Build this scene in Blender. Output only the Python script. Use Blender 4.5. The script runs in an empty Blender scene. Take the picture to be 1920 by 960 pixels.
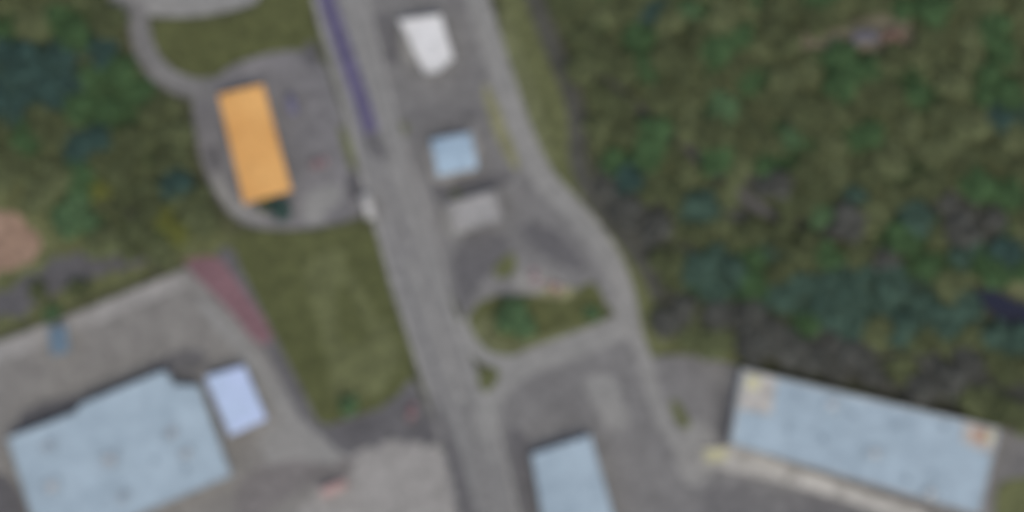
import bpy, math, random
from mathutils import Vector, noise
R = math.radians
rnd = random.Random(7)
S = 0.13            # metres per photograph pixel on the ground
H = 700.0           # camera height
SC = bpy.context.scene

# ------------------------------------------------------------------ camera
cam_d = bpy.data.cameras.new('camera'); cam = bpy.data.objects.new('camera', cam_d)
SC.collection.objects.link(cam); SC.camera = cam
cam.location = (0, 0, H); cam.rotation_euler = (0, 0, 0)
cam_d.sensor_width = 36.0; cam_d.sensor_fit = 'HORIZONTAL'
cam_d.lens = 36.0 * H / (1920 * S)
cam_d.clip_start = 1.0; cam_d.clip_end = 6000.0
cam_d.dof.use_dof = True                      # the photograph is out of focus
cam_d.dof.focus_distance = 10.0
BLUR = 4.0                                    # blur disc on the ground, metres
cam_d.dof.aperture_fstop = (cam_d.lens / 1000.0) / (BLUR * 10.0 / (H - 10.0))

# ------------------------------------------------------------------ light
SUN_EL, SUN_AZ = R(68), R(158)                # azimuth clockwise from north: from the south south east
w = bpy.data.worlds.new('World'); SC.world = w; w.use_nodes = True
nt = w.node_tree
sky = nt.nodes.new('ShaderNodeTexSky'); sky.sky_type = 'NISHITA'; sky.sun_disc = False
sky.sun_elevation = SUN_EL; sky.sun_rotation = SUN_AZ
sky.air_density = 1.0; sky.dust_density = 4.0; sky.ozone_density = 1.0
nt.links.new(sky.outputs[0], nt.nodes['Background'].inputs[0])
nt.nodes['Background'].inputs[1].default_value = 0.15
sd = bpy.data.lights.new('sun', 'SUN'); sd.energy = 1.2; sd.angle = R(28); sd.color = (1.0, 0.97, 0.80)
sun = bpy.data.objects.new('sun', sd); SC.collection.objects.link(sun)
sun.location = (0, 0, 300)
sdir = Vector((math.sin(SUN_AZ) * math.cos(SUN_EL), math.cos(SUN_AZ) * math.cos(SUN_EL), math.sin(SUN_EL)))
sun.rotation_euler = sdir.to_track_quat('Z', 'Y').to_euler()
SC.view_settings.view_transform = 'Standard'; SC.view_settings.look = 'None'
SC.view_settings.exposure = 0.12; SC.view_settings.gamma = 1.0
SC.cycles.use_denoising = True
SC.cycles.max_bounces = 6

# ------------------------------------------------------------------ helpers
def P(px, py, z=0.0):
    k = S * (H - z) / H
    return Vector(((px - 960) * k, (480 - py) * k, z))

def lin(c):
    return tuple(((v / 255) / 12.92 if v <= 10 else ((v / 255 + 0.055) / 1.055) ** 2.4) for v in c)

KA = 0.80
def mat(name, c1, c2=None, scale=0.12, rough=0.9, fine=0.06, metal=0.0, k=KA, bump=0.0, soft=0.5, obj_coords=True):
    m = bpy.data.materials.new(name); m.use_nodes = True
    t = m.node_tree; b = t.nodes['Principled BSDF']
    a1 = [v * k for v in lin(c1)]; a2 = [v * k for v in lin(c2 or c1)]
    tc = t.nodes.new('ShaderNodeTexCoord')
    n3 = t.nodes.new('ShaderNodeTexNoise'); n3.inputs['Scale'].default_value = 0.42; n3.inputs['Detail'].default_value = 2
    t.links.new(tc.outputs['Object'], n3.inputs['Vector'])
    m3 = t.nodes.new('ShaderNodeMapRange'); m3.inputs['From Min'].default_value = 0.35; m3.inputs['From Max'].default_value = 0.65
    m3.inputs['To Min'].default_value = 1 - fine * 3.6; m3.inputs['To Max'].default_value = 1 + fine * 3.6
    t.links.new(n3.outputs['Fac'], m3.inputs['Value'])
    mm = t.nodes.new('ShaderNodeMath'); mm.operation = 'MULTIPLY'
    n1 = t.nodes.new('ShaderNodeTexNoise'); n1.inputs['Scale'].default_value = scale
    n1.inputs['Detail'].default_value = 4; n1.inputs['Roughness'].default_value = 0.6
    n2 = t.nodes.new('ShaderNodeTexNoise'); n2.inputs['Scale'].default_value = max(2.2, scale * 14)
    n2.inputs['Detail'].default_value = 3
    for n in (n1, n2): t.links.new(tc.outputs['Object'], n.inputs['Vector'])
    r = t.nodes.new('ShaderNodeValToRGB'); e = r.color_ramp.elements
    e[0].position = 0.5 - soft * 0.35; e[1].position = 0.5 + soft * 0.35
    e[0].color = (*a1, 1); e[1].color = (*a2, 1)
    t.links.new(n1.outputs['Fac'], r.inputs['Fac'])
    mr = t.nodes.new('ShaderNodeMapRange'); mr.inputs['From Min'].default_value = 0.3; mr.inputs['From Max'].default_value = 0.7
    mr.inputs['To Min'].default_value = 1 - fine * 2.5; mr.inputs['To Max'].default_value = 1 + fine * 2.5
    t.links.new(n2.outputs['Fac'], mr.inputs['Value'])
    mx = t.nodes.new('ShaderNodeVectorMath'); mx.operation = 'SCALE'
    t.links.new(mr.outputs[0], mm.inputs[0]); t.links.new(m3.outputs[0], mm.inputs[1])
    t.links.new(r.outputs['Color'], mx.inputs[0]); t.links.new(mm.outputs[0], mx.inputs['Scale'])
    t.links.new(mx.outputs[0], b.inputs['Base Color'])
    b.inputs['Roughness'].default_value = rough; b.inputs['Metallic'].default_value = metal
    b.inputs['Specular IOR Level'].default_value = 0.2 if rough > 0.6 else 0.5
    if bump:
        bp = t.nodes.new('ShaderNodeBump'); bp.inputs['Strength'].default_value = bump; bp.inputs['Distance'].default_value = 0.05
        t.links.new(n2.outputs['Fac'], bp.inputs['Height']); t.links.new(bp.outputs[0], b.inputs['Normal'])
    return m

class MB:
    def __init__(s): s.v = []; s.f = []
    def add(s, vs, fs):
        o = len(s.v); s.v += [tuple(p) for p in vs]; s.f += [tuple(i + o for i in q) for q in fs]; return s
    def obox(s, c, u, v, w, hu, hv, hw):
        c = Vector(c); u = Vector(u).normalized() * hu; v = Vector(v).normalized() * hv; w = Vector(w).normalized() * hw
        vs = [c + a * u + b * v + d * w for d in (-1, 1) for b in (-1, 1) for a in (-1, 1)]
        return s.add(vs, [(0, 2, 3, 1), (4, 5, 7, 6), (0, 1, 5, 4), (2, 6, 7, 3), (0, 4, 6, 2), (1, 3, 7, 5)])
    def box(s, x0, x1, y0, y1, z0, z1):
        return s.obox(((x0 + x1) / 2, (y0 + y1) / 2, (z0 + z1) / 2), (1, 0, 0), (0, 1, 0), (0, 0, 1), (x1 - x0) / 2, (y1 - y0) / 2, (z1 - z0) / 2)
    def prism(s, poly, z0, z1, bottom=True):
        if area(poly) < 0: poly = poly[::-1]
        n = len(poly)
        vs = [(p[0], p[1], z0) for p in poly] + [(p[0], p[1], z1) for p in poly]
        fs = [tuple(range(n, 2 * n))] + [(i, (i + 1) % n, n + (i + 1) % n, n + i) for i in range(n)]
        if bottom: fs.append(tuple(range(n - 1, -1, -1)))
        return s.add(vs, fs)
    def cyl(s, c, axis, r, h, n=16, r2=None):
        c = Vector(c); ax = Vector(axis).normalized(); t = ax.orthogonal().normalized(); b = ax.cross(t)
        r2 = r if r2 is None else r2
        vs = []
        for k, rr in ((-0.5, r), (0.5, r2)):
            for i in range(n):
                a = 2 * math.pi * i / n
                vs.append(c + ax * h * k + (t * math.cos(a) + b * math.sin(a)) * rr)
        return s.add(vs, [(i, (i + 1) % n, n + (i + 1) % n, n + i) for i in range(n)] + [tuple(range(n - 1, -1, -1)), tuple(range(n, 2 * n))])
    def tube(s, a, b, r1, r2, n=7):
        a = Vector(a); b = Vector(b)
        return s.cyl((a + b) / 2, b - a, r1, (b - a).length, n, r2)
    def mesh(s, name, m=None):
        me = bpy.data.meshes.new(name); me.from_pydata(s.v, [], s.f)
        if m: me.materials.append(m)
        return me
    def build(s, name, m, parent=None):
        o = bpy.data.objects.new(name, s.mesh(name, m)); SC.collection.objects.link(o)
        if parent is not None: o.parent = parent
        return o

def area(p):
    return sum(p[i][0] * p[(i + 1) % len(p)][1] - p[(i + 1) % len(p)][0] * p[i][1] for i in range(len(p))) / 2

def inside(x, y, poly):
    r = False; j = len(poly) - 1
    for i in range(len(poly)):
        xi, yi = poly[i]; xj, yj = poly[j]
        if (yi > y) != (yj > y) and x < (xj - xi) * (y - yi) / (yj - yi) + xi: r = not r
        j = i
    return r

def dline(x, y, pts):
    best = 1e9
    for (x0, y0), (x1, y1) in zip(pts, pts[1:]):
        dx, dy = x1 - x0, y1 - y0; t = max(0, min(1, ((x - x0) * dx + (y - y0) * dy) / (dx * dx + dy * dy)))
        best = min(best, math.hypot(x - x0 - t * dx, y - y0 - t * dy))
    return best

def tag(o, label=None, cat=None, group=None, kind=None):
    if label: o['label'] = label
    if cat: o['category'] = cat
    if group: o['group'] = group
    if kind: o['kind'] = kind
    return o

def empty(name, loc=(0, 0, 0), rz=0.0):
    o = bpy.data.objects.new(name, None); SC.collection.objects.link(o)
    o.location = loc; o.rotation_euler = (0, 0, rz); o.empty_display_size = 1.0
    return o

def smooth(pts, closed, it=2):
    for _ in range(it):
        out = []; n = len(pts)
        rng = range(n) if closed else range(n - 1)
        if not closed: out.append(pts[0])
        for i in rng:
            a, b = pts[i], pts[(i + 1) % n]
            out.append((a[0] * .75 + b[0] * .25, a[1] * .75 + b[1] * .25)); out.append((a[0] * .25 + b[0] * .75, a[1] * .25 + b[1] * .75))
        if not closed: out.append(pts[-1])
        pts = out
    return pts

LAYER = [0]
from mathutils.geometry import tessellate_polygon
def sheet(name, pts, m, lvl, it=1, wob=0.0):
    """flat patch of ground, lvl counts 6 mm layers"""
    pts = smooth(pts, True, it) if it else pts
    if wob:
        dense = []
        for i in range(len(pts)):
            a, b = pts[i], pts[(i + 1) % len(pts)]
            n = max(1, int(math.hypot(a[0] - b[0], a[1] - b[1]) / 8))
            for k in range(n): dense.append((a[0] + (b[0] - a[0]) * k / n, a[1] + (b[1] - a[1]) * k / n))
        pts = [(x + wob * noise.noise(Vector((x * .06, y * .06, 1.3))), y + wob * noise.noise(Vector((x * .06, y * .06, 7.7)))) for x, y in dense]
    LAYER[0] += 1
    z = 0.006 * lvl + 0.0004 * LAYER[0]
    vs = [P(x, y) for x, y in pts]
    tri = tessellate_polygon([[Vector((v.x, v.y, 0)) for v in vs]])
    fs = []
    for a, b, c in tri:
        cr = (vs[b] - vs[a]).cross(vs[c] - vs[a]).z
        fs.append((a, b, c) if cr > 0 else (a, c, b))
    o = MB().add([(v.x, v.y, z) for v in vs], fs).build(name, m)
    return tag(o, kind='structure')

def offset(pts, d):
    out = []
    for i, p in enumerate(pts):
        a = pts[max(0, i - 1)]; b = pts[min(len(pts) - 1, i + 1)]
        dx, dy = b[0] - a[0], b[1] - a[1]; L = math.hypot(dx, dy) or 1
        dd = d[i] if isinstance(d, (list, tuple)) else d
        out.append((p[0] - dy / L * dd, p[1] + dx / L * dd))
    return out

def ribbon(name, pts, w, m, lvl, kerbs=True, it=2):
    pts = smooth(pts, False, it)
    L, Rr = offset(pts, -w / 2), offset(pts, w / 2)
    LAYER[0] += 1; z = 0.006 * lvl + 0.0004 * LAYER[0]
    vs = [P(*p) for p in L] + [P(*p) for p in Rr]; n = len(L)
    fs = [(n + i, n + i + 1, i + 1, i) for i in range(n - 1)]
    o = MB().add([(v.x, v.y, z) for v in vs], fs).build(name, m)
    tag(o, kind='structure')
    return o

def strip(mb, pts, w, z):
    L, Rr = offset(pts, -w / 2), offset(pts, w / 2)
    vs = [P(*p) for p in L] + [P(*p) for p in Rr]; n = len(L)
    mb.add([(v.x, v.y, z) for v in vs], [(n + i, n + i + 1, i + 1, i) for i in range(n - 1)])

def kerb(name, pts, m, w=1.6, h=0.12):
    L, Rr = offset(pts, -w / 2), offset(pts, w / 2); n = len(L); mb = MB()
    a = [P(*p) for p in L]; b = [P(*p) for p in Rr]
    for i in range(n - 1):
        q = [a[i], a[i + 1], b[i + 1], b[i]]
        mb.add([(v.x, v.y, 0.0) for v in q] + [(v.x, v.y, h) for v in q],
               [(7, 6, 5, 4), (0, 1, 5, 4), (2, 3, 7, 6), (1, 2, 6, 5), (3, 0, 4, 7)])
    return tag(mb.build(name, m), kind='structure')

# ------------------------------------------------------------------ ground
M = {}
M['soil'] = mat('woodland soil and litter', (60, 63, 45), (76, 78, 56), 0.09)
M['grass'] = mat('mown grass', (76, 80, 49), (85, 89, 57), 0.05, fine=0.08, bump=0.3)
M['grass_l'] = mat('dry pale grass', (94, 98, 70), (104, 107, 78), 0.12, fine=0.08, bump=0.3)
M['grass_m'] = mat('rough grass', (86, 90, 60), (98, 102, 70), 0.08, fine=0.08, bump=0.3)
M['verge'] = mat('straw coloured verge', (118, 118, 90), (128, 127, 98), 0.2, fine=0.08)
M['asphalt'] = mat('worn asphalt', (106, 105, 105), (122, 121, 120), 0.05, fine=0.05)
M['asphalt_yard'] = mat('yard asphalt', (103, 102, 104), (122, 120, 121), 0.07, fine=0.05)
M['asphalt_d'] = mat('dark asphalt', (92, 91, 93), (99, 98, 99), 0.06, fine=0.05)
M['asphalt_p'] = mat('patched asphalt', (98, 97, 98), (110, 109, 109), 0.06, fine=0.05)
M['asphalt_dd'] = mat('darkest asphalt', (84, 83, 85), (92, 91, 93), 0.06, fine=0.05)  # darkest of the asphalt tones
M['road'] = mat('main road asphalt', (119, 119, 118), (127, 126, 125), 0.04, fine=0.04)
M['lane'] = mat('pale concrete lane', (130, 130, 128), (137, 136, 133), 0.05, fine=0.04)
M['conc'] = mat('concrete paving', (118, 116, 113), (130, 128, 124), 0.07, fine=0.045)
M['conc_l'] = mat('pale concrete', (137, 135, 132), (148, 146, 143), 0.1, fine=0.05)
M['dust'] = mat('dusty hardstanding', (108, 105, 104), (122, 118, 117), 0.1, fine=0.06)
M['purple'] = mat('faded violet road coating', (84, 80, 106), (97, 92, 118), 0.07, fine=0.05)
M['red'] = mat('dull red paving', (114, 88, 93), (124, 96, 101), 0.1, fine=0.05)
M['earth'] = mat('bare brown earth', (136, 113, 97), (148, 125, 108), 0.1, fine=0.07)
M['stone'] = mat('kerb stone', (140, 138, 135), (150, 148, 145), 0.5)
M['paint'] = mat('road paint', (176, 176, 170), (190, 190, 184), 0.8, rough=0.6)

o = MB().add([(-3000, -3000, 0), (3000, -3000, 0), (3000, 3000, 0), (-3000, 3000, 0)], [(0, 1, 2, 3)]).build('ground', M['soil'])
tag(o, kind='structure')

# big masses
sheet('grass_field', [(-80, 330), (60, 330), (240, 420), (430, 420), (440, 470), (330, 490), (100, 590), (-80, 640)], M['grass_m'], 1)
sheet('bare_earth', [(-80, 385), (10, 392), (50, 415), (85, 455), (60, 490), (10, 515), (-80, 520)], M['earth'], 3, wob=10)
sheet('farm_track', [(-80, 600), (-80, 560), (20, 540), (110, 480), (180, 470), (330, 480), (330, 495), (200, 510), (120, 540), (0, 610)], M['asphalt_dd'], 2, wob=22)
sheet('concrete_yard', [(-80, 650), (0, 640), (75, 612), (130, 592), (330, 510), (352, 500), (500, 640), (560, 760), (640, 850), (700, 860), (830, 842), (862, 960), (880, 1040), (-80, 1040)], M['conc'], 3, it=0)
sheet('yard_paving', [(-80, 655), (0, 640), (130, 592), (330, 512), (352, 535), (240, 580), (140, 625), (0, 680), (-80, 700)], M['conc_l'], 4, it=0, wob=4)
sheet('yard_paving', [(360, 560), (385, 560), (520, 710), (575, 790), (640, 830), (590, 850), (530, 800), (470, 690)], M['lane'], 4)
sheet('yard_paving', [(640, 850), (745, 826), (815, 838), (842, 900), (865, 1020), (500, 1020), (560, 960), (590, 915), (640, 905), (670, 870)], M['conc_l'], 6, it=0, wob=18)
sheet('yard_paving', [(480, 800), (560, 785), (600, 815), (655, 845), (650, 872), (600, 880), (560, 900), (500, 890)], M['lane'], 5, wob=14)
sheet('yard_patch', [(440, 905), (520, 860), (640, 870), (700, 850), (620, 905), (560, 920), (440, 1000)], M['dust'], 5, wob=8)
sheet('yard_patch', [(25, 780), (90, 745), (170, 735), (290, 690), (330, 650), (390, 660), (380, 690), (320, 700), (200, 750), (40, 820)], M['asphalt_d'], 5, wob=8)  # shade along the factory hall's north edge, painted as darker ground
sheet('dark_paving', [(-80, 890), (0, 885), (35, 905), (50, 960), (60, 1040), (-80, 1040)], M['asphalt_dd'], 5, wob=6)
sheet('red_paving', [(340, 492), (360, 482), (412, 480), (440, 520), (512, 622), (506, 645), (480, 645), (430, 580)], M['red'], 6, it=1)
sheet('service_track', [(400, 470), (435, 460), (480, 540), (550, 670), (600, 790), (650, 850), (600, 845), (560, 780), (500, 660), (440, 560)], M['asphalt_d'], 4)
sheet('dark_forecourt', [(590, 800), (660, 780), (730, 755), (772, 700), (800, 760), (830, 840), (740, 832), (690, 860), (640, 855)], M['asphalt_d'], 5, it=1)
sheet('dark_forecourt', [(600, 800), (660, 790), (730, 770), (700, 820), (650, 840), (620, 825)], M['asphalt_dd'], 6)
sheet('dark_forecourt', [(760, 820), (800, 770), (832, 815), (830, 835), (790, 832)], M['asphalt_dd'], 6)
# middle block between the two roads
sheet('village_yard', [(650, -80), (900, -80), (925, 60), (990, 280), (1080, 410), (1150, 520), (1150, 570), (900, 660), (850, 560), (800, 440), (740, 250)], M['asphalt'], 1, it=0)
sheet('dark_paving', [(860, 440), (930, 430), (960, 470), (930, 500), (880, 560), (866, 590), (850, 520)], M['asphalt_d'], 3, wob=6)
sheet('dark_paving', [(960, 420), (1030, 420), (1085, 475), (1100, 510), (1060, 505), (1010, 470)], M['asphalt_d'], 3, wob=5)
sheet('dark_paving', [(745, 215), (800, 200), (890, 195), (910, 225), (860, 240), (780, 235)], M['asphalt_p'], 3, wob=8)
sheet('dark_paving', [(800, 345), (900, 325), (960, 330), (965, 345), (900, 350), (840, 375), (815, 380)], M['asphalt_d'], 3, wob=5)
sheet('pale_paving', [(700, 38), (745, 28), (830, 18), (835, 40), (790, 130), (760, 110), (735, 70), (705, 60)], M['lane'], 3, wob=4)
sheet('terrace', [(796, 268), (880, 240), (892, 246), (905, 316), (830, 345), (812, 340)], M['conc_l'], 4, it=1)
sheet('terrace', [(828, 392), (850, 378), (858, 430), (885, 432), (848, 446), (832, 440)], M['lane'], 4, it=1)
sheet('dark_paving', [(690, 30), (740, 20), (755, 90), (740, 130), (700, 120)], M['asphalt_d'], 3, wob=6)
sheet('concrete_pad', [(958, 520), (985, 500), (1020, 505), (1075, 545), (1040, 552), (970, 555)], M['lane'], 4, wob=5)
sheet('rubble_bank', [(1000, 552), (1030, 538), (1075, 538), (1080, 556), (1030, 562)], M['verge'], 5, wob=5)
sheet('grass_triangle', [(868, 610), (905, 555), (1000, 552), (1070, 555), (1105, 525), (1125, 540), (1146, 600), (1060, 640), (960, 668), (905, 660), (875, 635)], M['grass'], 4, it=1)
sheet('pale_grass', [(872, 622), (900, 590), (925, 595), (930, 640), (1000, 640), (1060, 612), (1120, 605), (1140, 598), (1060, 638), (960, 666), (905, 658)], M['grass_l'], 5, wob=4)
sheet('grass_patch', [(925, 520), (930, 490), (965, 470), (970, 500), (955, 522)], M['grass_m'], 5, wob=4)
sheet('grass_patch', [(746, 232), (762, 228), (768, 248), (752, 252)], M['grass_m'], 5)
sheet('grass_patch', [(845, 355), (868, 360), (862, 374), (845, 368)], M['grass_m'], 5)
# lower middle and right yards
sheet('depot_yard', [(890, 700), (1000, 680), (1120, 630), (1180, 620), (1215, 670), (1300, 665), (1400, 690), (1500, 715), (1990, 830), (1990, 1040), (880, 1040)], M['asphalt'], 1, it=0)
sheet('dark_paving', [(960, 790), (1000, 830), (1010, 960), (1020, 1030), (985, 1030), (950, 840)], M['asphalt_d'], 3, wob=4)
sheet('pale_paving', [(1085, 705), (1150, 700), (1170, 750), (1185, 800), (1150, 810), (1110, 760)], M['lane'], 3, wob=6)
sheet('pale_paving', [(1265, 800), (1330, 780), (1350, 880), (1300, 920), (1265, 880)], M['lane'], 3, wob=6)
sheet('dark_paving', [(1335, 735), (1372, 725), (1362, 825), (1340, 830)], M['asphalt_p'], 3, wob=5)
sheet('dark_paving', [(1310, 900), (1450, 920), (1600, 945), (1700, 970), (1700, 1030), (1320, 1030)], M['asphalt_p'], 3, wob=8)
sheet('grass_patch', [(1870, 905), (1900, 895), (1990, 900), (1990, 1040), (1850, 1040)], M['grass_m'], 4, wob=5)
sheet('grass_island', [(1253, 752), (1270, 748), (1295, 790), (1292, 806), (1272, 800)], M['grass_m'], 5)
# left upper
sheet('orange_hall_yard', [(360, 160), (400, 150), (440, 118), (530, 92), (605, 100), (640, 210), (668, 290), (690, 400), (640, 418), (560, 432), (470, 428), (420, 395), (380, 320), (362, 230)], M['asphalt_yard'], 3, it=1)
sheet('pale_paving', [(600, 400), (640, 385), (640, 340), (570, 360), (560, 420), (620, 415)], M['lane'], 4, wob=5)
sheet('pale_paving', [(395, 330), (410, 320), (445, 385), (520, 415), (450, 410), (410, 370)], M['lane'], 4)
sheet('dark_paving', [(375, 280), (410, 270), (425, 310), (395, 325)], M['asphalt_d'], 4, wob=4)
sheet('grass_field', [(284, 36), (400, 40), (490, 14), (520, -80), (572, -80), (592, 60), (602, 96), (530, 92), (440, 118), (392, 148), (340, 136), (300, 100), (284, 66)], M['grass'], 4, it=1)
sheet('grass_field', [(440, 436), (470, 432), (560, 438), (640, 426), (700, 420), (727, 500), (752, 600), (782, 695), (730, 760), (660, 782), (600, 803), (572, 740), (530, 660), (480, 560), (440, 480)], M['grass'], 3, it=1)
sheet('pale_grass', [(575, 480), (650, 470), (645, 500), (690, 570), (740, 620), (752, 680), (720, 740), (640, 770), (620, 720), (600, 620), (575, 540)], M['grass_m'], 4, wob=14)
sheet('grass_field', [(632, 530), (650, 530), (690, 610), (690, 640), (640, 650), (625, 590)], M['grass'], 5, wob=8)
sheet('grass_strip', [(632, 232), (648, 240), (672, 300), (672, 325), (658, 320), (645, 285)], M['grass_m'], 5)
sheet('dark_paving', [(650, 320), (674, 320), (678, 370), (660, 378), (650, 350)], M['asphalt_dd'], 5)
sheet('dark_paving', [(585, 70), (600, 110), (600, 130), (570, 125), (565, 95)], M['asphalt_dd'], 5)
sheet('grass_verge', [(925, -80), (1010, -80), (1050, 120), (1095, 300), (1200, 440), (1220, 560), (1240, 620), (1300, 650), (1400, 665), (1400, 685), (1290, 662), (1215, 668), (1180, 560), (1130, 450), (1010, 320), (950, 120)], M['grass_m'], 2, it=0, wob=6)
sheet('pale_verge', [(934, 20), (950, 20), (990, 130), (1040, 290), (1030, 330), (1000, 280), (955, 140)], M['grass_l'], 3, wob=5)
sheet('pale_verge', [(902, 160), (918, 160), (975, 300), (968, 330), (930, 260)], M['verge'], 7, wob=4)
# roads
sheet('plaza_road', [(180, -120), (520, -120), (492, 0), (450, 16), (370, 32), (290, 32), (225, 18), (196, 0)], M['lane'], 5)
ribbon('side_lane', [(255, 0), (260, 50), (272, 100), (305, 145), (360, 168), (400, 165)], 40, M['asphalt'], 5)
mainL = [(540, -160), (586, 0), (602, 60), (620, 120), (652, 230), (672, 320), (704, 430), (735, 540), (773, 657), (800, 740), (828, 840), (852, 955), (870, 1060)]
mainR = [(640, -160), (690, 0), (722, 120), (745, 220), (780, 330), (818, 440), (846, 560), (872, 640), (905, 720), (935, 800), (962, 900), (975, 960), (990, 1060)]
sheet('main_road', mainL + mainR[::-1], M['road'], 6, it=0)
cl = [((a[0] + b[0]) / 2, (a[1] + b[1]) / 2) for a, b in zip(mainL, mainR)]
sheet('road_shoulder', [(800, 740), (828, 840), (852, 955), (870, 1060), (905, 1060), (893, 960), (862, 850), (818, 740)], M['asphalt_d'], 7, it=0)
sheet('road_shoulder', [(704, 430), (735, 540), (748, 600), (738, 560), (722, 500)], M['asphalt_dd'], 7, it=0)
sheet('repaired_road', [(676, 250), (712, 248), (728, 275), (728, 298), (690, 296)], M['asphalt_d'], 8, it=1)
ribbon('bus_lane', [(570, -140), (612, 0), (630, 50), (650, 110), (672, 170), (697, 248)], 31, M['purple'], 9)
ribbon('lane_strip', [(645, -60), (662, 0), (680, 60), (697, 130), (722, 235), (752, 330), (785, 430)], 13, M['lane'], 9)
ribbon('lane_strip', [(785, 430), (812, 520), (840, 620), (868, 700), (900, 790), (925, 860)], 11, M['lane'], 10)
ribbon('worn_strip', [(742, 400), (775, 470), (805, 560), (832, 640), (862, 730), (895, 830), (915, 960), (925, 1040)], 9, M['asphalt'], 8)
ribbon('median_strip', [(770, 490), (795, 560), (820, 630), (845, 700), (862, 755)], 13, M['lane'], 9)
ribbon('east_lane', [(862, -140), (888, -20), (913, 60), (945, 160), (978, 255), (1015, 335), (1085, 405), (1142, 480), (1170, 545), (1180, 610)], 42, M['lane'], 8)
ribbon('east_lane', [(1150, 560), (1180, 600), (1212, 680), (1232, 770), (1265, 825), (1300, 860)], 28, M['lane'], 9)
ribbon('link_road', [(1195, 595), (1140, 625), (1060, 655), (980, 682), (930, 720), (912, 780), (915, 820)], 48, M['lane'], 10)
ribbon('link_road', [(862, 600), (885, 650), (920, 678), (990, 680)], 26, M['lane'], 11)
sheet('grass_island', [(895, 688), (932, 690), (938, 705), (915, 738), (898, 728)], M['grass_m'], 14)

# kerbs and paint
kerb('kerb', smooth(mainL, False, 2), M['stone'])
kerb('kerb', smooth(mainR[:7], False, 2), M['stone'])
kerb('kerb', offset(smooth([(888, -20), (913, 60), (945, 160), (978, 255), (1015, 335), (1085, 405), (1142, 480), (1166, 545)], False, 2), -22), M['stone'])
mb = MB(); c2 = smooth(cl, False, 2)
for off, side in ((-5, mainL), (5, mainR)): strip(mb, offset(smooth(side, False, 2), off), 1.2, 0.099)
for a, b in zip(c2, c2[1:]):
    L = math.hypot(b[0] - a[0], b[1] - a[1]); n = max(1, int(L / 22))
    for k in range(n):
        t0, t1 = k / n, k / n + 0.45 / n
        q0 = (a[0] + (b[0] - a[0]) * t0, a[1] + (b[1] - a[1]) * t0); q1 = (a[0] + (b[0] - a[0]) * t1, a[1] + (b[1] - a[1]) * t1)
        strip(mb, [(q0[0] + 6, q0[1]), (q1[0] + 6, q1[1])], 1.0, 0.096)
tag(mb.build('lane_marking', M['paint']), kind='structure')

# pond / stream at the right edge
M['water'] = bpy.data.materials.new('dark still water'); M['water'].use_nodes = True
t = M['water'].node_tree; b = t.nodes['Principled BSDF']
nz = t.nodes.new('ShaderNodeTexNoise'); nz.inputs['Scale'].default_value = 1.5
bp = t.nodes.new('ShaderNodeBump'); bp.inputs['Strength'].default_value = 0.02
t.links.new(nz.outputs['Fac'], bp.inputs['Height']); t.links.new(bp.outputs[0], b.inputs['Normal'])
b.inputs['Base Color'].default_value = (*lin((10, 20, 44)), 1); b.inputs['Roughness'].default_value = 0.12; b.inputs['Specular IOR Level'].default_value = 0.15
sheet('stream_water', [(1822, 546), (1862, 540), (1905, 566), (1990, 592), (1990, 665), (1915, 632), (1865, 596)], M['water'], 5)
sheet('grass_clearing', [(1868, 525), (1900, 515), (1990, 525), (1990, 580), (1920, 562), (1885, 545)], M['grass_l'], 4)
sheet('woodland_clearing', [(1470, 58), (1600, 52), (1640, 20), (1700, 18), (1716, 70), (1708, 100), (1620, 98), (1480, 88)], mat('clearing ground', (104, 102, 86), (118, 112, 98), 0.15), 3, wob=6)
PATH = [(1110, 130), (1150, 165), (1200, 205), (1270, 262), (1340, 325), (1400, 375), (1450, 405), (1520, 425), (1600, 445)]
ribbon('woodland_path', PATH, 18, M['asphalt_dd'], 3)
SHADE_STRIP = [(985, -60), (1010, 20), (1045, 110), (1072, 170), (1085, 240), (1080, 300), (1110, 370), (1160, 430), (1215, 500), (1240, 560)]
M['shade_ground'] = mat('stony ground with painted shade', (66, 67, 62), (80, 80, 74), 0.1)  # tree shade on gravel put into the ground colour
ribbon('painted_shade_strip', SHADE_STRIP, 34, M['shade_ground'], 5)  # strip of painted tree shade along the wood edge
sheet('painted_shade_ground', [(1090, 330), (1150, 330), (1240, 400), (1330, 480), (1400, 560), (1480, 600), (1700, 640), (1900, 720), (1990, 760), (1990, 820), (1880, 792), (1650, 735), (1500, 690), (1400, 650), (1300, 630), (1240, 560)], M['shade_ground'], 3, wob=12)  # dark ground paints in the shade among the scrub

# ------------------------------------------------------------------ buildings
GLASS = bpy.data.materials.new('window glass'); GLASS.use_nodes = True
g = GLASS.node_tree.nodes['Principled BSDF']; g.inputs['Base Color'].default_value = (0.03, 0.04, 0.05, 1); g.inputs['Roughness'].default_value = 0.08
M['wall_w'] = mat('rendered wall', (206, 206, 198), (216, 216, 208), 0.3)
M['wall_g'] = mat('grey block wall', (172, 174, 172), (184, 185, 182), 0.3)
M['frame'] = mat('window frame white', (200, 200, 198))
M['door'] = mat('painted steel door', (92, 98, 104), (98, 104, 110), 0.5, rough=0.5)
M['metal'] = mat('galvanised steel', (140, 144, 148), (152, 156, 160), 1.0, rough=0.4, metal=0.4)
M['vent'] = mat('roof vent steel', (126, 144, 158), (134, 152, 166), 1.0, rough=0.5)

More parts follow.
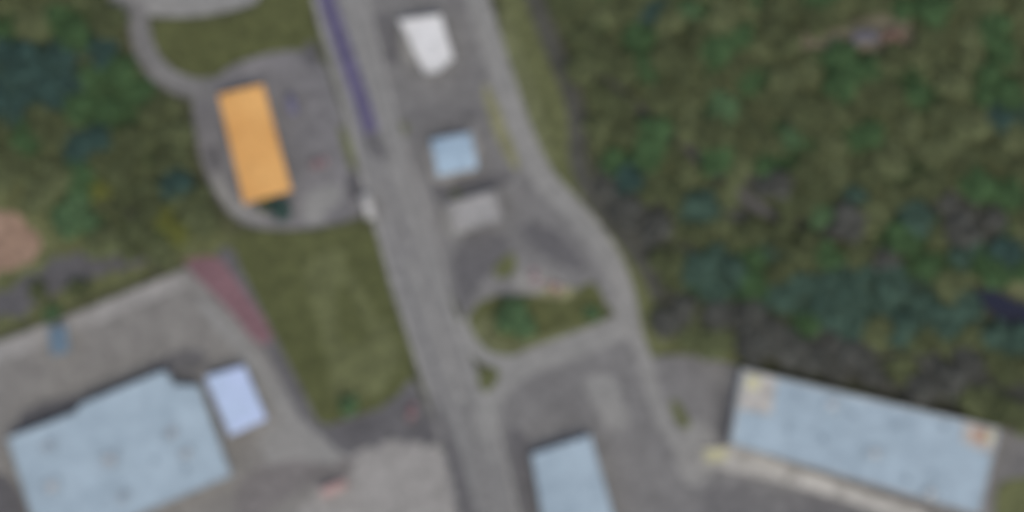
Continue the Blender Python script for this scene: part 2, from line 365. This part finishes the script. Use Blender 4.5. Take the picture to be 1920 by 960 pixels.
def wall_features(root, poly, z0, h, win, door_wall=0, step=4.5, hall=False):
    n = len(poly)
    for i in range(n):
        a = Vector((*poly[i], 0)); b = Vector((*poly[(i + 1) % n], 0)); u = b - a; L = u.length
        if L < 4: continue
        u.normalize(); nn = Vector((u.y, -u.x, 0)); up = Vector((0, 0, 1))
        cnt = max(1, min(win, int(L / step)))
        rows = [z0 + 1.6] if h < 5.2 else ([z0 + h - 1.7] if hall else [z0 + 1.6, z0 + 4.6])
        mid = cnt // 2
        for k in range(cnt):
            s = L * (k + 0.5) / cnt
            for r, zc in enumerate(rows):
                c = a + u * s + up * zc
                if i == door_wall and k == mid and r == 0:
                    dh = min(h - 1, 3.6) if hall else 2.1; dw = 1.8 if hall else 0.5
                    c0 = a + u * s + up * (z0 + dh / 2)
                    d = MB().obox(c0 + nn * 0.04, u, nn, up, dw, 0.05, dh / 2).build('door', M['door'], root)
                    MB().obox(c0 + nn * 0.12 + u * dw * 0.8, u, nn, up, 0.08, 0.03, 0.03).build('handle', M['metal'], d)
                    if not hall: continue
                    continue
                ww, wh = (1.1, 0.45) if hall else (0.6, 0.6)
                f = MB()
                f.obox(c + nn * 0.03 + up * wh, u, nn, up, ww + 0.07, 0.06, 0.06).obox(c + nn * 0.03 - up * wh, u, nn, up, ww + 0.07, 0.06, 0.06)
                f.obox(c + nn * 0.03 + u * ww, u, nn, up, 0.055, 0.05, wh - 0.06).obox(c + nn * 0.03 - u * ww, u, nn, up, 0.055, 0.05, wh - 0.06)
                fo = f.build('window', M['frame'], root)
                MB().obox(c + nn * 0.015, u, nn, up, ww - 0.055, 0.02, wh - 0.06).build('pane', GLASS, fo)

def ccw(p): return p if area(p) > 0 else p[::-1]

def inset(poly, d):
    poly = ccw(poly); n = len(poly); out = []
    for i in range(n):
        p0, p1, p2 = Vector(poly[i - 1]), Vector(poly[i]), Vector(poly[(i + 1) % n])
        e1 = (p1 - p0).normalized(); e2 = (p2 - p1).normalized()
        n1 = Vector((-e1.y, e1.x)); n2 = Vector((-e2.y, e2.x)); m = n1 + n2
        m = m / max(0.3, m.dot(n1)); out.append(tuple(p1 + m * d))
    return out

def roof_xy(pts, h): return [tuple(P(x, y, h)[:2]) for x, y in pts]

def gable(root, q, h, rise, m, seam=1.2):
    """q = four roof corners (world); ridge along the long side, standing seams down the slopes"""
    q = [Vector((*p, 0)) for p in ccw(q)]
    if (q[1] - q[0]).length < (q[2] - q[1]).length: q = q[1:] + q[:1]
    a, b, c, d = q
    e0, e1 = (a + d) / 2, (b + c) / 2
    up = Vector((0, 0, 1)); th = 0.12; mb = MB()
    for lo0, lo1 in ((a, b), (c, d)):
        hi1, hi0 = (e1, e0) if lo0 is a else (e0, e1)
        A, B, C, D = lo0 + up * h, lo1 + up * h, hi1 + up * (h + rise), hi0 + up * (h + rise)
        mb.add([A, B, C, D, A + up * th, B + up * th, C + up * th, D + up * th],
               [(4, 5, 6, 7), (3, 2, 1, 0), (0, 1, 5, 4), (1, 2, 6, 5), (3, 0, 4, 7)])
        L = (B - A).length; n = int(L / seam)
        for k in range(1, n):
            t = k / n; p = A.lerp(B, t) + up * (th + 0.03); r = D.lerp(C, t) + up * (th + 0.03)
            u = (r - p); mb.obox((p + r) / 2, u, (B - A), u.cross(B - A), u.length / 2 - 0.1, 0.04, 0.035)
    mb.obox((e0 + e1) / 2 + up * (h + rise + th + 0.03), e1 - e0, (d - a), up, (e1 - e0).length / 2, 0.25, 0.04)
    r = mb.build('roof', m, root)
    return r, (a, b, c, d, e0, e1)

def gable_building(name, pts, h, rise, m, wallm, label, cat='building', win=5, hall=False, door_wall=0, seam=1.2, over=0.35):
    root = empty(name)
    q = roof_xy(pts, h); q = ccw(q)
    cx = sum(p[0] for p in q) / 4; cy = sum(p[1] for p in q) / 4
    root.location = (cx, cy, 0); q = [(p[0] - cx, p[1] - cy) for p in q]
    tag(root, label, cat)
    wq = inset(q, over)
    w_ = MB().prism(wq, 0, h - 0.03)
    # gable ends
    qq = [Vector((*p, 0)) for p in wq]
    if (Vector(q[1]) - Vector(q[0])).length < (Vector(q[2]) - Vector(q[1])).length: qq = qq[1:] + qq[:1]
    up = Vector((0, 0, 1)); a, b, c, d = qq
    for p, r, s in ((a, d, 1), (b, c, -1)):
        t = (b - a).normalized() * 0.15 * s; z = h - 0.03
        w_.add([p + up * z, r + up * z, (p + r) / 2 + up * (h + rise * 0.93), p + t + up * z, r + t + up * z, (p + r) / 2 + t + up * (h + rise * 0.93)],
               [(0, 1, 2), (5, 4, 3), (0, 2, 5, 3), (1, 4, 5, 2)])
    w_.build('wall', wallm, root)
    rf, geo = gable(root, q, h, rise, m, seam)
    wall_features(root, wq, 0, h, win, door_wall, hall=hall)
    return root, rf, q, (cx, cy)

def flat_building(name, pts, h, m, wallm, label, cat='building', win=5, hall=False, door_wall=0, coping=None, par=0.45):
    root = empty(name); q = ccw(roof_xy(pts, h))
    cx = sum(p[0] for p in q) / len(q); cy = sum(p[1] for p in q) / len(q)
    root.location = (cx, cy, 0); q = [(p[0] - cx, p[1] - cy) for p in q]
    tag(root, label, cat)
    MB().prism(q, 0, h - 0.3).build('wall', wallm, root)
    inn = inset(q, 0.3); n = len(q); mb = MB()
    for i in range(n):
        j = (i + 1) % n; w4 = [q[i], q[j], inn[j], inn[i]]
        mb.add([(p[0], p[1], h - 0.3) for p in w4] + [(p[0], p[1], h + par) for p in w4],
               [(4, 5, 6, 7), (0, 1, 5, 4), (2, 3, 7, 6), (1, 2, 6, 5), (3, 0, 4, 7)])
    mb.build('parapet', coping or wallm, root)
    rf = MB().prism(inset(q, 0.31), h - 0.29, h - 0.05).build('roof', m, root)
    wall_features(root, q, 0, h, win, door_wall, hall=hall)
    return root, rf, q, (cx, cy)

M['r_orange'] = mat('orange coated roof sheet', (203, 151, 88), (218, 169, 104), 0.08, rough=0.75, fine=0.02)
M['r_blue'] = mat('pale blue steel roof', (145, 162, 174), (160, 177, 189), 0.12, rough=0.75, fine=0.018)
M['r_blue_s'] = mat('light blue roof sheet', (148, 170, 188), (160, 180, 196), 0.2, rough=0.75, fine=0.03)
M['r_white'] = mat('white membrane roof', (200, 200, 200), (218, 218, 218), 0.15, rough=0.8, fine=0.02)
M['r_grey'] = mat('light grey roof', (146, 145, 144), (160, 159, 158), 0.2, rough=0.85, fine=0.04)
M['r_lilac'] = mat('lilac white roof sheet', (172, 190, 214), (182, 196, 228), 0.15, rough=0.7, fine=0.02)
M['r_beige'] = mat('beige roof deck', (162, 159, 154), (174, 171, 166), 0.3, rough=0.85, fine=0.05)
M['r_cream'] = mat('cream roof felt', (178, 176, 142), (186, 182, 152), 0.4)
M['r_tan'] = mat('terracotta roof felt', (172, 144, 126), (180, 152, 134), 0.4)
M['r_brown'] = mat('rusty hut roof', (126, 100, 90), (120, 98, 88), 0.6)
M['r_shed'] = mat('faded blue shed roof', (100, 120, 136), (108, 128, 144), 0.6)

def vent(root, ctr, px, py, h, z, m=None):
    c = P(px, py, h)
    o = MB()
    o.cyl((c.x - ctr[0], c.y - ctr[1], z + 0.45), (0, 0, 1), 0.45, 0.9, 14).cyl((c.x - ctr[0], c.y - ctr[1], z + 1.0), (0, 0, 1), 0.7, 0.2, 14, 0.3)
    o.build('roof_vent', m or M['vent'], root)
def unit(root, ctr, px, py, h, z, hx, hy, hz, ang, m):
    c = P(px, py, h); u = Vector((math.cos(R(ang)), math.sin(R(ang)), 0)); v = Vector((-u.y, u.x, 0))
    o = MB().obox((c.x - ctr[0], c.y - ctr[1], z + hz), u, v, (0, 0, 1), hx, hy, hz).build('roof_unit', m, root)
    MB().cyl((c.x - ctr[0], c.y - ctr[1], z + 2 * hz + 0.05), (0, 0, 1), min(hx, hy) * 0.7, 0.1, 16).build('fan_guard', M['metal'], o)

gable_building('factory_hall', [(409, 178), (493, 158), (547, 358), (458, 383)], 4.5, 0.6, M['r_orange'], M['wall_w'],
               'long hall with a plain bright orange roof in a grey yard', 'hall', 6, True, 1)
rt, rf, q, ct = flat_building('office_building', [(748, 38), (826, 28), (850, 108), (822, 132), (796, 136)], 5, M['r_white'], M['wall_w'],
              'small building with a bright white roof near the top of the main road', 'building', 3, coping=M['r_white'])
vent(rt, ct, 815, 95, 5, 4.95, M['r_white'])
gable_building('small_house', [(808, 262), (883, 249), (896, 315), (821, 330)], 4, 0.6, M['r_blue_s'], M['wall_w'],
               'small square house with a pale blue roof between the white roof and the grey roof', 'house', 3)
rt, rf, q, ct = flat_building('annexe_building', [(841, 380), (930, 356), (943, 411), (852, 437)], 4, M['r_grey'], M['wall_g'],
               'low building with a plain light grey flat roof just below the small blue house', 'building', 3, coping=M['r_grey'])
vent(rt, ct, 865, 410, 4, 3.95, M['r_grey'])
rt, rf, q, ct = flat_building('factory_hall', [(14, 822), (140, 774), (152, 758), (308, 695), (327, 722), (373, 724), (433, 892), (82, 1040)], 5.5, M['r_blue'], M['wall_g'],
               'very large factory hall with a stepped pale blue roof in the lower left corner', 'factory', 9, True, 2, coping=M['r_blue'])
for x, y in [(95, 840), (205, 870), (315, 815), (290, 865), (350, 880), (235, 930)]: vent(rt, ct, x, y, 5.5, 5.45)
for x, y, a, k in [(205, 865, 24, 1.5), (320, 812, 24, 1.1), (98, 912, 24, 1.3), (92, 838, 24, 1), (232, 932, 24, 1), (350, 850, 24, 0.9)]: unit(rt, ct, x, y, 5.5, 5.45, 1.9 * k, 1.3 * k, 0.25, a, M['vent'])
gable_building('storage_building', [(384, 707), (458, 686), (500, 786), (431, 817)], 4.2, 0.5, M['r_lilac'], M['wall_w'],
               'bright lilac-white roofed store beside the right end of the huge stepped roof', 'storehouse', 3)
gable_building('workshop', [(997, 852), (1107, 816), (1163, 1012), (1028, 1034)], 4.5, 0.7, M['r_blue'], M['wall_w'],
               'pale blue roofed workshop cut off by the bottom edge right of the main road', 'workshop', 5, True, 0)
rt, rf, q, ct = flat_building('warehouse', [(1392, 692), (1876, 803), (1838, 968), (1368, 834)], 6, M['r_blue'], M['wall_w'],
               'long warehouse with a pale blue roof and beige corner decks at the lower right', 'warehouse', 12, True, 2, coping=M['r_beige'], par=0.5)
def deck(pts, m, name='roof_deck', z=5.955, t=0.15):
    q = [tuple(Vector(P(x, y, 6)[:2]) - Vector(ct)) for x, y in pts]
    return MB().prism(q, z, z + t).build(name, m, rt)
deck([(1397, 698), (1456, 711), (1446, 778), (1384, 766)], M['r_beige'])
deck([(1402, 703), (1426, 708), (1422, 732), (1398, 728)], M['r_cream'], 'roof_patch', 6.11, 0.05)
deck([(1806, 791), (1869, 805), (1858, 852), (1846, 848), (1803, 828)], M['r_beige'])
deck([(1824, 803), (1852, 808), (1848, 832), (1822, 826)], M['r_tan'], 'roof_patch', 6.11, 0.05)
deck([(1854, 809), (1865, 811), (1860, 830), (1851, 828)], M['r_cream'], 'roof_patch', 6.11, 0.05)
for x, y in [(1497, 742), (1480, 805), (1545, 825), (1600, 780), (1680, 800), (1770, 800), (1700, 900), (1750, 890)]: vent(rt, ct, x, y, 6, 5.95)
for x, y in [(1560, 760), (1640, 850), (1745, 925)]: unit(rt, ct, x, y, 6, 5.95, 1.8, 1.1, 0.5, -13, M['vent'])
# sheet laps as long low ribs across the warehouse roof
A_, B_, C_, D_ = [Vector(P(x, y, 6)[:2]) - Vector(ct) for x, y in [(1460, 715), (1800, 790), (1840, 955), (1455, 850)]]
mb = MB()
for k in range(1, 26):
    t = k / 26; p = A_.lerp(B_, t); r = D_.lerp(C_, t); u = Vector((*(r - p), 0))
    mb.obox(((p.x + r.x) / 2, (p.y + r.y) / 2, 5.99), u, u.cross(Vector((0, 0, 1))), (0, 0, 1), u.length / 2 - 1.0, 0.05, 0.04)
mb.build('roof_seams', M['r_blue'], rt)
# loading platform along the south side
dk = empty('loading_platform', P(1500, 885)); tag(dk, 'pale concrete loading platform along the lower side of the long warehouse', 'platform')
dp = [(1310, 840), (1372, 834), (1716, 951), (1760, 980), (1690, 982), (1600, 944), (1460, 903), (1315, 870)]
o0 = P(1500, 885)
MB().prism([tuple((P(x, y) - o0)[:2]) for x, y in dp], 0, 1.1).build('deck', mat('bleached concrete', (156, 154, 149), (170, 168, 163), 0.2), dk)
MB().prism([tuple((P(x, y, 1.1) - o0)[:2]) for x, y in [(1320, 843), (1364, 840), (1362, 864), (1322, 866)]], 1.1, 1.22).build('ramp_plate', M['r_cream'], dk)
mb = MB()
for k in range(5): mb.obox(P(1460 + 55 * k, 904 + 16.2 * k) - o0 + Vector((0, -0.4, 0.55)), (1, -0.25, 0), (0.25, 1, 0), (0, 0, 1), 0.4, 0.12, 0.3)
mb.build('buffer', M['door'], dk)
# small structures
gable_building('shed', [(90, 617), (124, 611), (130, 660), (96, 666)], 2.8, 0.4, M['r_shed'], M['wall_g'],
               'small shed with a dull blue roof at the upper edge of the factory yard', 'shed', 1, over=0.2)
gable_building('hut', [(1655, 58), (1692, 56), (1694, 80), (1657, 82)], 2.8, 0.5, M['r_brown'], M['wall_g'],
               'tiny hut with a rusty brown roof in the clearing of the upper right wood', 'hut', 1, over=0.2)
gable_building('hut', [(1600, 58), (1645, 56), (1646, 80), (1601, 82)], 2.6, 0.4, mat('lilac grey hut roof', (100, 98, 106), (108, 106, 112), 0.5), M['wall_g'],
               'low hut with a dull lilac-grey roof beside the rusty roofed hut', 'hut', 1, over=0.2)

# ------------------------------------------------------------------ vehicles
TYRE = mat('tyre rubber', (38, 38, 38)); LAMP = mat('headlamp glass', (210, 210, 205), rough=0.2); TAIL = mat('tail lamp', (120, 20, 18), rough=0.3)
def wheels(root, xs, hw, r=0.33):
    for x in xs:
        for s in (-1, 1):
            wo = MB().cyl((x, s * (hw - 0.1), r), (0, 1, 0), r * 0.62, 0.2, 16).build('wheel', M['metal'], root)
            MB().cyl((x, s * (hw - 0.12), r), (0, 1, 0), r, 0.19, 20).build('tyre', TYRE, wo)
def loft(secs):
    """secs: (x, half width, z low, z high)"""
    mb = MB(); vs = []
    for x, hw, z0, z1 in secs:
        c = min(0.12, (z1 - z0) * 0.25)
        vs += [(x, -hw, z0), (x, hw, z0), (x, hw, z1 - c), (x, hw - c, z1), (x, -hw + c, z1), (x, -hw, z1 - c)]
    fs = [tuple(range(5, -1, -1))]
    for i in range(len(secs) - 1):
        for k in range(6):
            a, b = i * 6 + k, i * 6 + (k + 1) % 6
            fs.append((a, b, b + 6, a + 6))
    n = (len(secs) - 1) * 6; fs.append(tuple(n + k for k in range(6)))
    return mb.add(vs, [f[::-1] for f in fs])
def car(px, py, ang, m, label, name='parked_car', cat='car', group='cars parked in the yards', k=1.0):
    root = empty(name, P(px, py, 0.12), R(ang)); tag(root, label, cat, group); root.scale = (k, k, k)
    loft([(-2.1, 0.72, 0.35, 0.8), (-2.0, 0.84, 0.28, 0.92), (-1.3, 0.88, 0.25, 0.96), (0.9, 0.88, 0.25, 0.92), (1.7, 0.85, 0.27, 0.8), (2.1, 0.7, 0.35, 0.66)]).build('body', m, root)
    gl = loft([(-1.75, 0.66, 0.9, 1.0), (-1.15, 0.72, 0.9, 1.38), (0.25, 0.72, 0.9, 1.4), (1.0, 0.7, 0.85, 0.95)]).build('glasshouse', GLASS, root)
    loft([(-1.2, 0.68, 1.37, 1.43), (-0.5, 0.7, 1.38, 1.47), (0.3, 0.68, 1.38, 1.44)]).build('car_roof', m, root)
    wheels(root, (-1.3, 1.3), 0.88)
    for s in (-1, 1):
        MB().box(2.0, 2.1, s * 0.55 - 0.14, s * 0.55 + 0.14, 0.52, 0.64).build('headlight', LAMP, root)
        MB().box(-2.12, -2.02, s * 0.6 - 0.12, s * 0.6 + 0.12, 0.66, 0.8).build('tail_light', TAIL, root)
    return root
def lorry(px, py, ang, m, label, name='box_lorry', cat='lorry', L=6.5, W=1.2, z=0.1):
    root = empty(name, P(px, py, z), R(ang)); tag(root, label, cat)
    loft([(-L / 2, W, 0.9, 2.95), (L / 2 - 2.0, W, 0.9, 2.95)]).build('cargo_box', m, root)
    loft([(L / 2 - 1.85, W - 0.1, 0.5, 2.3), (L / 2 - 0.6, W - 0.1, 0.5, 2.25), (L / 2, W - 0.15, 0.5, 1.5)]).build('cab', m, root)
    loft([(L / 2 - 0.55, W - 0.3, 1.45, 2.12), (L / 2 + 0.02, W - 0.32, 1.3, 1.48)]).build('windscreen', GLASS, root)
    MB().box(-L / 2 + 0.1, L / 2 - 0.3, -0.45, 0.45, 0.5, 0.88).build('chassis', TYRE, root)
    wheels(root, (-L / 2 + 1.2, L / 2 - 1.0), W, 0.45)
    for s in (-1, 1): MB().box(L / 2 - 0.02, L / 2 + 0.05, s * 0.8 - 0.15, s * 0.8 + 0.15, 0.7, 0.86).build('headlight', LAMP, root)
    return root
car_p = lambda n, c: mat(n, c, c, 1.0, rough=0.35, fine=0.0)
lorry(691, 386, 105, car_p('dull white lorry paint', (168, 167, 165)), 'whitish lorry at the yard entrance on the left side of the main road', z=0.1)
lorry(548, 196, 105, car_p('slate violet van paint', (96, 94, 122)), 'small slate violet van beside the long orange roof', 'parked_van', 'van', 4.8, 1.0, 0.05)
car(598, 306, 20, car_p('faded red car paint', (134, 102, 106)), 'faded red car parked in the yard right of the long orange roof')
car(1003, 520, 100, car_p('dusty rose car paint', (148, 124, 127)), 'dusty rose car on the concrete pad above the green triangle')
car(1040, 538, 155, car_p('dull orange red car paint', (156, 124, 114)), 'dull orange-red car at the right edge of the concrete pad')
lorry(628, 914, 25, car_p('faded pink red lorry paint', (156, 126, 124)), 'faded pinkish red lorry in the pale yard at the bottom edge', 'parked_lorry', 'lorry', 6.5, 1.2, 0.05)
car(772, 773, 80, car_p('dark maroon car paint', (124, 84, 90)), 'maroon car on the dark forecourt left of the main road')

# ------------------------------------------------------------------ trees
KINDS = {'olive': (69, 75, 51), 'light': (83, 89, 62), 'green': (58, 80, 51), 'teal': (57, 76, 66), 'grey': (71, 72, 68), 'dark': (48, 68, 63), 'yellow': (88, 92, 46), 'fresh': (68, 90, 62)}  # grey puts woodland shading into the leaf colour
FK = 1.46
LEAF = {k: mat(k + ' foliage', tuple(v * 0.94 for v in c), tuple(v * 1.06 for v in c), 0.7, fine=0.1, k=KA * FK * (1.0)) for k, c in KINDS.items()}
BARK = mat('bark', (70, 62, 54), (88, 78, 68), 2.0)

def crown_mesh(seed, m, rad=4.1, hh=2.3, nleaf=2600, z0=1.6):
    r = random.Random(seed); mb = MB()
    lumps = []
    for i in range(20):
        a = r.random() * 6.283; d = rad * 0.66 * math.sqrt(r.random()); z = z0 + hh * (0.35 + 0.5 * r.random() * (1 - d / rad * 0.5))
        lumps.append((Vector((math.cos(a) * d, math.sin(a) * d, z)), rad * r.uniform(0.26, 0.4)))
    lumps.append((Vector((0, 0, z0 + hh * 0.62)), rad * 0.5))
    for _ in range(nleaf):
        c, lr = r.choice(lumps)
        while True:
            v = Vector((r.uniform(-1, 1), r.uniform(-1, 1), r.uniform(-1, 1)))
            if 0.2 < v.length < 1: break
        v = v.normalized() * (v.length ** 0.4)
        p = c + Vector((v.x * lr, v.y * lr, v.z * lr * 0.8))
        n = (v + Vector((r.uniform(-.7, .7), r.uniform(-.7, .7), r.uniform(0, 1.0)))).normalized()
        t = n.orthogonal().normalized(); t.rotate(__import__('mathutils').Quaternion(n, r.random() * 6.283)); b = n.cross(t)
        s = r.uniform(0.18, 0.36)
        mb.add([p - t * s - b * s * .6, p + t * s - b * s * .6, p + t * s * .7 + b * s * .8 + n * 0.05, p - t * s * .7 + b * s * .8 - n * 0.05], [(0, 1, 2, 3)])
    return mb.mesh('crown', m)
def trunk_mesh(seed, rad=3.7):
    r = random.Random(seed); mb = MB()
    mb.tube((0, 0, -0.1), (0.1, 0.05, 2.4), 0.26, 0.17, 9); mb.tube((0.1, 0.05, 2.35), (0, 0.1, 4.1), 0.17, 0.06, 8)
    for k in range(6):
        a = k * 1.05 + r.random() * .6; z = 1.5 + 0.27 * k; d = rad * r.uniform(.45, .65)
        e = Vector((math.cos(a) * d, math.sin(a) * d, z + r.uniform(.5, 1.1)))
        mb.tube((0.08, 0.04, z), e, 0.09, 0.03, 6)
        for s in (-.5, .5): mb.tube(e * .6 + Vector((0.03, 0.02, z * .4)), Vector((math.cos(a + s) * d, math.sin(a + s) * d, z + 1.0)), 0.045, 0.02, 5)
    return mb.mesh('trunk', BARK)
CROWNS = {k: [crown_mesh(hash_, LEAF[k]) for hash_ in (ord(k[0]) * 3 + i for i in range(3))] for k in KINDS}
TRUNKS = [trunk_mesh(i) for i in range(3)]

WOOD_R = [(985, -70), (1018, 60), (1046, 150), (1066, 230), (1066, 300), (1105, 350), (1180, 430), (1222, 500), (1226, 590), (1262, 640), (1400, 662), (1500, 684), (1650, 722), (1790, 752), (1890, 785), (1990, 800), (1990, -70)]
WOOD_L = [(-70, -70), (150, -70), (222, 20), (232, 100), (280, 160), (338, 192), (350, 250), (362, 330), (390, 400), (412, 430), (330, 478), (250, 480), (160, 450), (95, 390), (40, 345), (-70, 330)]
BLOBS = [  # px, py, rx, ry, kind
 (55,150,105,70,'dark'),(180,80,30,35,'dark'),(20,200,60,50,'dark'),(165,270,50,25,'dark'),(140,140,30,22,'grey'),(255,400,22,22,'grey'),(330,350,25,22,'dark'),
 (210,185,85,58,'green'),(115,50,45,25,'green'),(60,260,40,25,'green'),(150,410,26,45,'fresh'),(325,415,34,26,'yellow'),(290,465,20,16,'yellow'),
 (95,192,22,24,'yellow'),(200,360,24,18,'yellow'),(20,55,40,30,'green'),(80,355,90,28,'light'),(190,440,35,50,'light'),(270,290,22,12,'light'),
 (1215,8,34,22,'dark'),(1205,90,28,45,'green'),(1300,12,40,18,'fresh'),(1720,15,50,26,'green'),(1590,128,75,36,'green'),(1690,150,40,36,'green'),
 (1870,90,30,40,'green'),(1870,165,60,30,'green'),(1890,215,45,40,'dark'),(1330,225,36,26,'fresh'),(1180,300,40,16,'green'),(1195,325,26,20,'dark'),
 (1495,232,24,18,'dark'),(1580,190,26,20,'dark'),(1500,275,30,20,'fresh'),(1475,310,48,20,'green'),(1600,265,30,25,'green'),(1755,275,22,20,'teal'),
 (1700,325,48,30,'green'),(1310,390,46,34,'teal'),(1400,492,40,24,'green'),(1450,470,36,26,'teal'),(1350,515,55,42,'teal'),(1590,370,36,18,'teal'),
 (1560,395,44,20,'fresh'),(1695,410,26,26,'teal'),(1690,450,50,34,'green'),(1745,500,60,26,'green'),(1880,370,40,24,'green'),(1810,460,30,24,'teal'),
 (1840,490,30,30,'green'),(1620,560,130,66,'teal'),(1800,590,110,38,'teal'),(1480,560,60,30,'teal'),(1600,635,24,28,'dark'),(1500,610,24,24,'green'),(1900,490,34,20,'dark'),
 (1885,520,40,16,'green'),(1660,620,36,28,'light'),(1760,650,44,22,'light'),(1680,690,40,18,'light'),(1900,690,50,24,'olive'),(1840,760,24,26,'light'),(1240,510,36,28,'olive'),(1300,640,60,30,'light'),
 (1185,420,75,60,'grey'),(1120,340,40,40,'grey'),(1265,500,70,40,'grey'),(1400,350,60,22,'grey'),(1380,600,70,34,'grey'),(1500,650,120,40,'grey'),(1700,700,200,40,'grey'),
 (1550,430,60,24,'grey'),(1670,500,90,26,'grey'),(1780,400,70,30,'grey'),(1830,430,40,30,'grey'),(1260,590,40,26,'grey'),(1370,400,50,16,'grey'),(1880,640,60,30,'teal'),(1880,740,60,30,'grey')]
def kind_at(x, y):
    for bx, by, rx, ry, k in BLOBS:
        if ((x - bx) / rx) ** 2 + ((y - by) / ry) ** 2 < 1: return k
    n = noise.noise(Vector((x / 60, y / 60, 3.1)))
    if noise.noise(Vector((x / 48 + 31, y / 48, 9.4))) > 0.42: return 'green'
    return 'light' if n > 0.08 else 'olive'
WORD = {'olive': 'olive brown', 'light': 'pale olive', 'green': 'mid-green', 'teal': 'blue-green', 'grey': 'grey leafless-looking', 'dark': 'dark teal', 'yellow': 'yellow-green', 'fresh': 'fresh green'}
def region(x, y):
    if x < 700:
        return 'at the far left edge of the upper left wood' if x < 80 else ('in the upper left wood' if y < 230 else 'left of the orange hall, in the lower part of the wood')
    if y < 170: return 'at the top of the right wood' + (' beside the pale lane' if x < 1200 else (' near the top right corner' if x > 1700 else ''))
    if x < 1290: return 'in the wood edge right of the bending pale lane'
    if y < 340: return 'in the middle of the right wood' if x < 1700 else 'by the right edge of the right wood, upper half'
    if y < 560: return 'in the lower half of the right wood' if x < 1700 else 'in the right wood near the dark water'
    return 'in the wood strip above the long warehouse'
protos = {}
count = [0]
def plant(x, y, k, label=None, group=None, s=None, cat='tree', name='tree'):
    s = s or rnd.uniform(0.8, 1.35)
    v = rnd.randrange(3)
    c = bpy.data.objects.new('crown', CROWNS[k][v]); t = bpy.data.objects.new('trunk', TRUNKS[rnd.randrange(3)])
    r = empty(name, P(x, y, 0), rnd.random() * 6.28); r.scale = (s, s, s * rnd.uniform(.85, 1.15))
    for o in (c, t): SC.collection.objects.link(o); o.parent = r
    lab = label or ('%s tree crown %s' % (WORD[k], region(x, y)))
    tag(r, lab, cat, group or ('%s trees %s' % (WORD[k], region(x, y))))
    count[0] += 1
def scatter(poly, spacing, skip):
    pts = []; xs = [p[0] for p in poly]; ys = [p[1] for p in poly]
    for _ in range(14000):
        x = rnd.uniform(min(xs), max(xs)); y = rnd.uniform(min(ys), max(ys))
        if not inside(x, y, poly) or skip(x, y): continue
        if all((x - a) ** 2 + (y - b) ** 2 > spacing ** 2 for a, b in pts): pts.append((x, y))
    return pts
LANE_L = [(250, -60), (255, 0), (260, 50), (272, 100), (305, 145), (360, 168), (385, 220), (390, 330), (425, 400)]
WATER = [(1835, 545), (1870, 545), (1990, 590), (1990, 650), (1915, 620), (1870, 585)]
def skipR(x, y):
    return (dline(x, y, PATH) < 17 or dline(x, y, SHADE_STRIP) < 29 or inside(x, y, WATER) or dline(x, y, [(1855, 562), (1960, 612)]) < 42
            or (1585 < x < 1715 and 25 < y < 112) or (1470 < x <= 1585 and 52 < y < 96) or (1875 < x < 1990 and 515 < y < 585) or x > 1955 or y < -35)
for x, y in scatter(WOOD_R, 42.5, skipR): plant(x, y, kind_at(x, y))
for x, y in scatter(WOOD_L, 42, lambda x, y: x < -35 or y < -35 or dline(x, y, LANE_L) < 44): plant(x, y, kind_at(x, y))
print('TREES', count[0])
# single trees in the open
for x, y, k, s, lab in [
    (960, 592, 'fresh', 1.15, 'largest fresh green tree on the grass triangle by the link road'),
    (985, 612, 'fresh', 0.9, 'smaller fresh green tree lower right of the largest one on the grass triangle'),
    (1110, 588, 'fresh', 0.55, 'small fresh green tree at the right corner of the grass triangle'),
    (655, 760, 'fresh', 0.75, 'small fresh green tree at the bottom of the big lawn left of the main road'),
    (527, 392, 'dark', 0.85, 'dark teal tree close to the lower right corner of the orange roof'),
    (100, 588, 'fresh', 0.6, 'fresh green tree above the small blue shed'),
    (150, 545, 'olive', 0.8, 'olive brown tree on the field above the factory yard'),
    (75, 545, 'olive', 0.7, 'olive brown tree at the edge of the farm track near the left edge'),
    (495, 382, 'olive', 0.5, 'small olive brown shrub tree under the lower edge of the orange roof')]:
    plant(x, y, k, lab, 'single trees in the open', s)

# undergrowth in the woods (nobody could count it)
def under(poly, n, skip, where):
    mbs = {}; xs = [p[0] for p in poly]; ys = [p[1] for p in poly]; i = 0
    while i < n:
        x = rnd.uniform(min(xs), max(xs)); y = rnd.uniform(min(ys), max(ys))
        if not inside(x, y, poly) or skip(x, y): continue
        i += 1; c = P(x, y); k = kind_at(x, y)
        k = {'olive': 'light', 'yellow': 'light', 'fresh': 'green', 'dark': 'teal'}.get(k, k)
        mb = mbs.setdefault(k, MB())
        for _ in range(7):
            p = c + Vector((rnd.gauss(0, .5), rnd.gauss(0, .5), rnd.uniform(0.3, 3.0)))
            nn = Vector((rnd.uniform(-.5, .5), rnd.uniform(-.5, .5), 1)).normalized(); t = nn.orthogonal().normalized(); b = nn.cross(t); s = rnd.uniform(.22, .45)
            mb.add([p - t * s, p - b * s * .6, p + t * s, p + b * s * .6], [(0, 1, 2, 3)])
    for k, mb in mbs.items():
        tag(mb.build('undergrowth', LEAF[k]), 'low %s undergrowth filling the gaps between the trees of the %s wood' % (WORD[k].replace(' leafless-looking', ''), where), 'undergrowth', kind='stuff')  # grey leaves carry painted shade here too
under(WOOD_R, 14000, lambda x, y: skipR(x, y), 'right')
under(WOOD_L, 4500, lambda x, y: dline(x, y, LANE_L) < 27, 'left')
